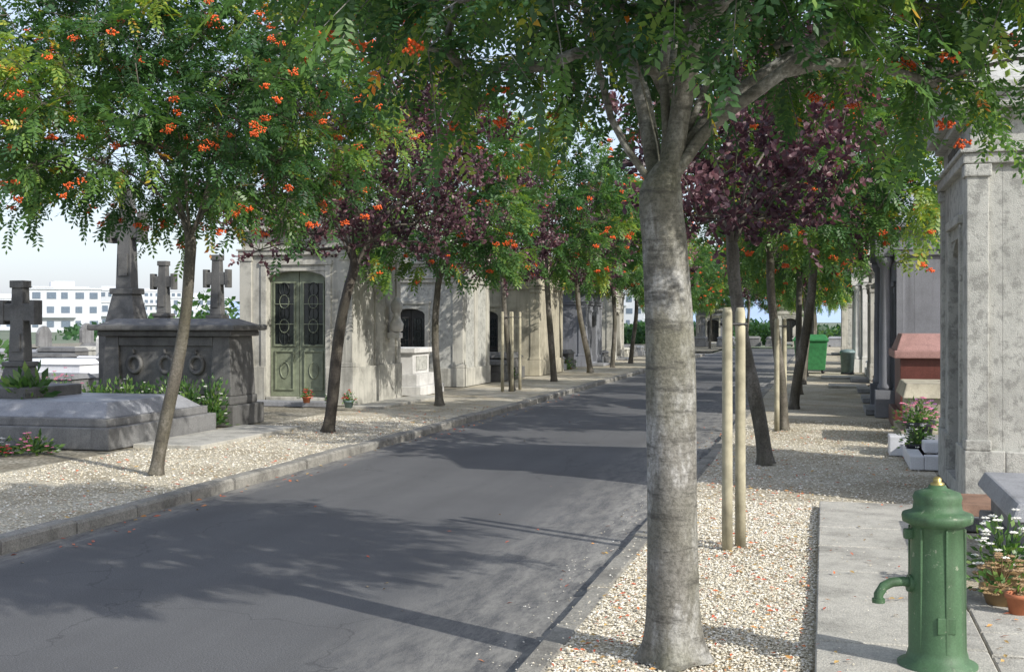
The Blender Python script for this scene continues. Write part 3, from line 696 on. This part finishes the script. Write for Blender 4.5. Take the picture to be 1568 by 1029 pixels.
def tomb(x, y, w, l, h, mat, head=None, rot=0):
    g = G('tomb', (x, y, 0), rot)
    g.box('base', -w / 2, w / 2, -l / 2, l / 2, 0, h * .45, mat, .015); g.box('body', -w / 2 + .07, w / 2 - .07, -l / 2 + .07, l / 2 - .07, h * .45, h * .8, mat, .015)
    g.fr('ledger', (-w / 2 + .02, w / 2 - .02, -l / 2 + .02, l / 2 - .02), h * .8, (-w / 2 + .14, w / 2 - .14, -l / 2 + .14, l / 2 - .14), h, mat, .01)
    if head == 'stele':
        g.prism('stele', [(-w / 2 + .03, h), (w / 2 - .03, h), (w / 2 - .03, h + .6), (w / 4, h + .85), (0, h + .93), (-w / 4, h + .85), (-w / 2 + .03, h + .6)], 'y', l / 2 - .2, l / 2 - .04, mat, .01)
    if head == 'cross':
        g.box('cross_foot', -.2, .2, l / 2 - .45, l / 2 - .1, h, h + .25, mat, .01); g.box('cross_shaft', -.07, .07, l / 2 - .34, l / 2 - .22, h + .25, h + 1.2, mat, .01); g.box('cross_arms', -.28, .28, l / 2 - .342, l / 2 - .218, h + .8, h + .94, mat, .01)
    return g
ms = ['granite', 'granitel', 'granited', 'white', 'lime', 'limeg', 'granite', 'marble']
for y in np.arange(19, 62, 2.6):
    for x in np.arange(-33, -14.2, 3.2):
        if y > 20 and x > -15.5 and y < 25: continue
        tomb(x + random.uniform(-.4, .4), y + random.uniform(-.25, .25), 1.0, 1.9, random.uniform(.35, .8), random.choice(ms), random.choice(['stele', None, None, None, None]), HP + random.uniform(-.03, .03))
for (y, m, hd, h) in ((34.6, 'granited', 'stele', .6), (36.2, 'granited', None, .8), (42.6, 'granitel', 'cross', .5), (44.3, 'granited', None, .7), (50.2, 'white', None, .6), (51.9, 'granite', 'stele', .5), (58, 'lime', 'cross', .5), (60, 'granite', 'stele', .6), (62.5, 'white', None, .5)):
    tomb(-10.2, y, 1.2, 2.2, h, m, hd, HP)
for (y, m, hd, h) in ((34.2, 'granite', None, .6), (40, 'granite', 'cross', .5), (41.6, 'marble', None, .5), (47.5, 'granite', None, .7), (49.3, 'lime', 'stele', .6), (56, 'granite', 'stele', .6), (59, 'marble', 'cross', .6), (62, 'lime', 'stele', .6), (70, 'granite', 'stele', .6), (73, 'lime', 'cross', .6), (76, 'granitel', 'stele', .6)):
    tomb(2.3, y, 1.2, 2.0, h, m, hd, -HP)
for (x, y, m, hd) in ((-5, 88, 'granite', None), (-3.4, 87, 'granite', 'cross'), (-1.6, 86.5, 'lime', 'stele'), (-6.8, 87.4, 'granitel', None), (-8.6, 86, 'granite', 'cross'), (-10.6, 82, 'lime', 'stele'), (-9.8, 76, 'granite', 'cross'), (.8, 88, 'granitel', None)):
    tomb(x, y, 1.2, 2.0, .7, m, hd)
g = G('white_monument', (-9.75, 27.9, 0)); B = g.box
B('base', -.9, .55, -.9, .9, 0, .22, 'white', .015); B('step', -.8, .4, -.75, .75, .22, .5, 'white', .015); B('body', -.7, .25, -.6, .6, .5, 1.0, 'white', .015); B('cap', -.78, .33, -.68, .68, 1.0, 1.12, 'white', .02)
B('panel', .26, .275, -.4, .4, .58, .92, 'limeg', .002)
g = G('red_granite_tomb'); B = g.box
B('base', 1.1, 3.4, 20.6, 22.4, 0, .3, 'red', .02); B('body', 1.2, 3.3, 20.72, 22.28, .3, 1.15, 'red', .015); B('cornice', 1.1, 3.4, 20.62, 22.38, 1.15, 1.28, 'pink', .02)
g.fr('lid', (1.14, 3.36, 20.66, 22.34), 1.28, (1.24, 3.2, 20.95, 22.0), 1.55, 'pink', .015)
g = G('stone_tomb'); B = g.box
B('base', 1.05, 3.2, 18.0, 19.9, 0, .2, 'limey', .02); B('body', 1.18, 3.1, 18.12, 19.8, .2, .66, 'limey', .015); g.fr('ledger', (1.08, 3.16, 18.05, 19.86), .66, (1.14, 3.1, 18.2, 19.7), .86, 'limey', .02)
g = G('marble_tomb'); B = g.box
B('kerb_front', .98, 1.14, 15.0, 17.6, 0, .16, 'marble', .015); B('kerb_side', 1.142, 2.9, 15.0, 15.15, 0, .17, 'marble', .012); B('kerb_side', 1.142, 2.9, 17.45, 17.6, 0, .17, 'marble', .012)
B('block', .82, 1.04, 16.5, 16.9, .0, .26, 'marble', .015); B('ledger', 1.3, 2.8, 15.3, 17.3, 0, .22, 'granitel', .02); B('book', 1.16, 1.4, 15.3, 15.7, .17, .3, 'marble', .02)
g = G('granite_tomb'); B = g.box
B('base', 1.22, 3.4, 8.6, 10.5, 0, .22, 'granite', .02); B('body', 1.3, 3.3, 8.68, 10.42, .22, .42, 'granite', .02); g.fr('ledger', (1.2, 3.42, 8.58, 10.5), .42, (1.25, 3.3, 8.65, 10.4), .54, 'granitel', .02)
g = G('rusty_grave_slab'); g.box('base', 1.0, 3.0, 10.7, 11.75, 0, .12, 'granite', .02); g.fr('slab', (1.04, 2.9, 10.75, 11.7), .12, (1.13, 2.8, 10.85, 11.6), .2, 'rust', .02)
g = G('stone_planter'); g.box('base', -11.25, -10.75, 13.3, 13.8, 0, .14, 'lime', .02); g.box('rim', -11.2, -10.8, 13.35, 13.75, .14, .22, 'lime', .02)

# ------------------------------------------------------------ flowers & plants
def plant(name, x, y, z, r, h, fl, nleaf=160, nfl=30, pot=None, pr=.1, ph=.14, upright=.6, leafs=.06, dry=False):
    g = G(name, (x, y, z)); zb = 0
    if pot:
        g.lathe('pot', [(pr * .7, 0), (pr * .95, ph * .8), (pr * 1.08, ph * .8), (pr * 1.08, ph), (pr * .9, ph), (pr * .85, ph * .85)], pot, n=20); zb = ph * .85
    mb = MB(); n = nleaf; a = unit(rng.normal(0, 1, (n, 3)) * [1, 1, .5] + [0, 0, upright]); O = rng.normal(0, .25, (n, 3)) * [r, r, 0] + [0, 0, zb]
    O = O + a * rng.uniform(.1, .9, (n, 1)) * [r, r, h]; b = unit(np.cross(a, rng.normal(0, 1, (n, 3)))); L = rng.uniform(.7, 1.3, (n, 1)) * leafs
    V = np.stack([O, O + a * L * .5 + b * L * .22, O + a * L, O + a * L * .5 - b * L * .22], 1); mb.add(V.reshape(-1, 3), np.arange(4 * n).reshape(-1, 4), 0, rng.uniform(0, 1, n))
    for _ in range(14):
        t = unit(rng.normal(0, .5, 3) + [0, 0, 1]); tube(mb, [[0, 0, zb], t * [r, r, h] * .5 + [0, 0, zb], t * [r, r, h] * .9 + [0, 0, zb]], [.004, .003, .002], 3, 2 if dry else 0)
    if nfl:
        u = unit(rng.normal(0, 1, (nfl, 3)) * [1, 1, .6] + [0, 0, .8]); P = u * [r, r, h] * rng.uniform(.75, 1.05, (nfl, 1)) + [0, 0, zb]
        for k in range(5):
            th = k * 1.257; Q = P + np.array([math.cos(th), math.sin(th), .2]) * .014 * (1 + r); octs(mb, Q, np.full((nfl, 3), .015) * (1 + r) * [1, 1, .5] * rng.uniform(.6, 1.1, (nfl, 1)), 1, .5)
    obj('foliage', mb.mesh('foliage', [M['gleaf'], M[fl], M['straw']]), parent=g.e)
plant('flower_bouquet', -10.15, 13.9, .02, .28, .26, 'pinkf', 200, 34, leafs=.09)
plant('flower_bouquet', -10.6, 13.7, .02, .2, .24, 'whitef', 120, 22, leafs=.08)
plant('flower_bouquet', -10.4, 13.6, .02, .12, .14, 'redf', 60, 16)
plant('palm_plant', -11.5, 15.6, .62, .32, .4, 'whitef', 160, 0, leafs=.2)
for (x, y, c) in ((-12.4, 17.9, 'pinkf'), (-12.9, 18.1, 'pinkf'), (-13.6, 18.4, 'redf')): plant('flower_bouquet', x, y, 0, .35, .95, c, 260, 40, leafs=.09)
for x in (-11.9, -11.6, -11.3, -10.9, -10.5, -10.1, -9.7): plant('garden_plant', x, 17.85 + random.uniform(-.1, .12), 0, .28, random.uniform(.75, 1.0), 'whitef', 520, 7, leafs=.09, upright=1.2)
plant('potted_flowers', -9.1, 22.3, .05, .14, .25, 'redf', 90, 14, 'bing', .1, .14)
plant('potted_flowers', -9.6, 22.6, .05, .12, .2, 'whitef', 90, 8, 'terra', .09, .13)
plant('potted_flowers', -10.2, 22.75, .1, .12, .2, 'redf', 90, 14, 'terra', .09, .13)
plant('potted_flowers', 1.2, 16.9, .17, .26, .4, 'pinkf', 260, 40, 'blackpot', .16, .25)
plant('potted_flowers', 1.28, 17.2, .17, .24, .36, 'purpf', 200, 30, 'blackpot', .16, .25)
plant('potted_flowers', 1.12, 16.0, .02, .2, .3, 'whitef', 160, 26, 'blackpot', .13, .2)
plant('potted_flowers', 1.25, 28.9, .02, .25, .4, 'redf', 160, 20, 'terra', .15, .22)
plant('potted_flowers', 1.1, 8.15, .03, .2, .38, 'whitef', 260, 44, 'straw', .15, .2)
plant('dry_plant', 1.04, 7.85, .03, .18, .22, 'straw', 60, 40, 'straw', .12, .12, dry=True)
plant('dry_plant', 1.1, 7.6, .03, .05, .06, 'straw', 12, 4, 'terra', .07, .13, dry=True)
plant('potted_flowers', 1.9, 19.0, .86, .2, .12, 'redf', 90, 14)
plant('garden_plant', -9.3, 35.3, 0, .3, .5, 'whitef', 200, 12, leafs=.1); plant('garden_plant', -9.2, 43.4, 0, .3, .5, 'redf', 200, 12, leafs=.1)

# ------------------------------------------------------------ stakes
def stakes(x, y, h, dx=.1, dy=.08, n=2, rot=0):
    g = G('tree_stakes', (x, y, 0), rot)
    for k in range(n):
        s = (-1, 1)[k]; px, py = s * dx, s * dy
        g.lathe('stake', [(.042, 0), (.041, .5), (.04, 1.0), (.039, h * .8), (.038, h - .04), (.028, h)], 'wood', (px, py), 16)
    g.tube('strap', [(-dx - .05, -dy, h * .93), (dx + .05, dy, h * .93)], .012, 'strap')
stakes(-.68, 9.5, 1.86, .045, .07); stakes(-.69, 20.1, 1.8, .05, .25)
stakes(-7.7, 29.3, 2.0, .1, .1); stakes(-7.7, 30.1, 2.0, .1, .1)

# ------------------------------------------------------------ water pump
g = G('water_pump', (.54, 6.3, .04), math.radians(14))
g.lathe('body', [(.19, 0), (.19, .03), (.15, .05), (.137, .1), (.134, .3), (.13, .55), (.127, .7), (.135, .71), (.166, .725), (.17, .75), (.166, .765), (.135, .775), (.118, .785),
                 (.112, .82), (.118, .845), (.108, .868), (.07, .882), (.045, .89), (.04, .905)], 'pump', n=40)
g.lathe('cap_nut', [(.034, .895), (.034, .915), (.02, .92), (.022, .935), (.012, .945)], 'brass', n=12)
for a in (-2.5, -1.57, -.6, .5, 1.6, 2.7):
    g.box('rib', math.cos(a) * .132 - .006, math.cos(a) * .132 + .006, math.sin(a) * .132 - .006, math.sin(a) * .132 + .006, .1, .7, 'pump', .004)
g.tube('spout', [(-.1, 0, .42), (-.17, 0, .43), (-.225, 0, .425), (-.265, 0, .405), (-.29, 0, .365), (-.29, 0, .33)], .024, 'pump', sides=16)
g.tube('spout_flange', [(-.125, 0, .42), (-.145, 0, .422)], .043, 'pump', sides=16); g.tube('spout_lip', [(-.29, 0, .345), (-.29, 0, .325)], .032, 'pump', sides=16)
g.box('bucket_hook', -.165, -.12, -.02, .02, .64, .69, 'pump', .008)
g.box('maker_plate', -.045, .045, -.137, -.12, .2, .28, 'pump', .004)

# ------------------------------------------------------------ bins
g = G('waste_container', (-.45, 42.5, 0), 0, .95); B = g.box
g.fr('body', (-.5, .5, -.5, .5), .12, (-.58, .58, -.58, .58), 1.15, 'bin', .03); B('rim', -.63, .63, -.63, .63, 1.15, 1.2, 'bin', .01); g.fr('lid', (-.62, .62, -.62, .62), 1.2, (-.5, .5, -.2, .55), 1.38, 'bin', .03)
for s in (-1, 1):
    for t in (-1, 1): g.lathe('wheel', [(.03, 0), (.06, .03), (.06, .09), (.03, .12)], 'blackpot', (s * .42, t * .42), 12)
    B('handle', s * .66 - .03, s * .66 + .03, -.2, .2, .95, 1.0, 'blackpot', .01)
g = G('waste_bin', (.75, 42, 0)); g.lathe('body', [(.2, .03), (.24, .7), (.26, .7), (.26, .74), (.2, .8), (.05, .83)], 'bing', n=20); g.lathe('base', [(.22, 0), (.22, .04)], 'blackpot', n=20)

# ------------------------------------------------------------ light + sky
W = bpy.data.worlds.new("World"); S.world = W; W.use_nodes = True; nt = W.node_tree
for n_ in list(nt.nodes): nt.nodes.remove(n_)
sky = N(nt, 'ShaderNodeTexSky', sky_type='NISHITA'); sky.sun_disc = False
EL = math.radians(33); AZ = math.radians(117.4)
sky.sun_elevation = EL; sky.sun_rotation = AZ; sky.air_density = 1; sky.dust_density = 2; sky.ozone_density = 1.5
b1 = N(nt, 'ShaderNodeBackground'); b1.inputs[1].default_value = .11; nt.links.new(sky.outputs[0], b1.inputs[0])
b2 = N(nt, 'ShaderNodeBackground'); b2.inputs[1].default_value = .56; b2.inputs[0].default_value = (.86, .91, 1.08, 1)
ad = N(nt, 'ShaderNodeAddShader'); nt.links.new(b1.outputs[0], ad.inputs[0]); nt.links.new(b2.outputs[0], ad.inputs[1])
wo = N(nt, 'ShaderNodeOutputWorld'); nt.links.new(ad.outputs[0], wo.inputs[0])
ld = bpy.data.lights.new('sun', 'SUN'); ld.energy = 4.8; ld.angle = math.radians(.6); ld.color = (1, .96, .89)
lo = bpy.data.objects.new('sun', ld); COL.objects.link(lo); lo.location = (20, -12, 30)
dv = Vector((-math.sin(AZ) * math.cos(EL), -math.cos(AZ) * math.cos(EL), -math.sin(EL)))
lo.rotation_euler = dv.to_track_quat('-Z', 'Y').to_euler()

cd = bpy.data.cameras.new('camera'); cd.sensor_width = 36; cd.lens = 42.47; cd.shift_y = -.014; cd.clip_end = 20000; cd.clip_start = .05
co = bpy.data.objects.new('camera', cd); COL.objects.link(co); co.location = (0, 0, 1.75); co.rotation_euler = (math.pi / 2, 0, math.radians(14.5))
S.camera = co
S.view_settings.view_transform = 'Standard'; S.view_settings.look = 'None'; S.view_settings.exposure = 0
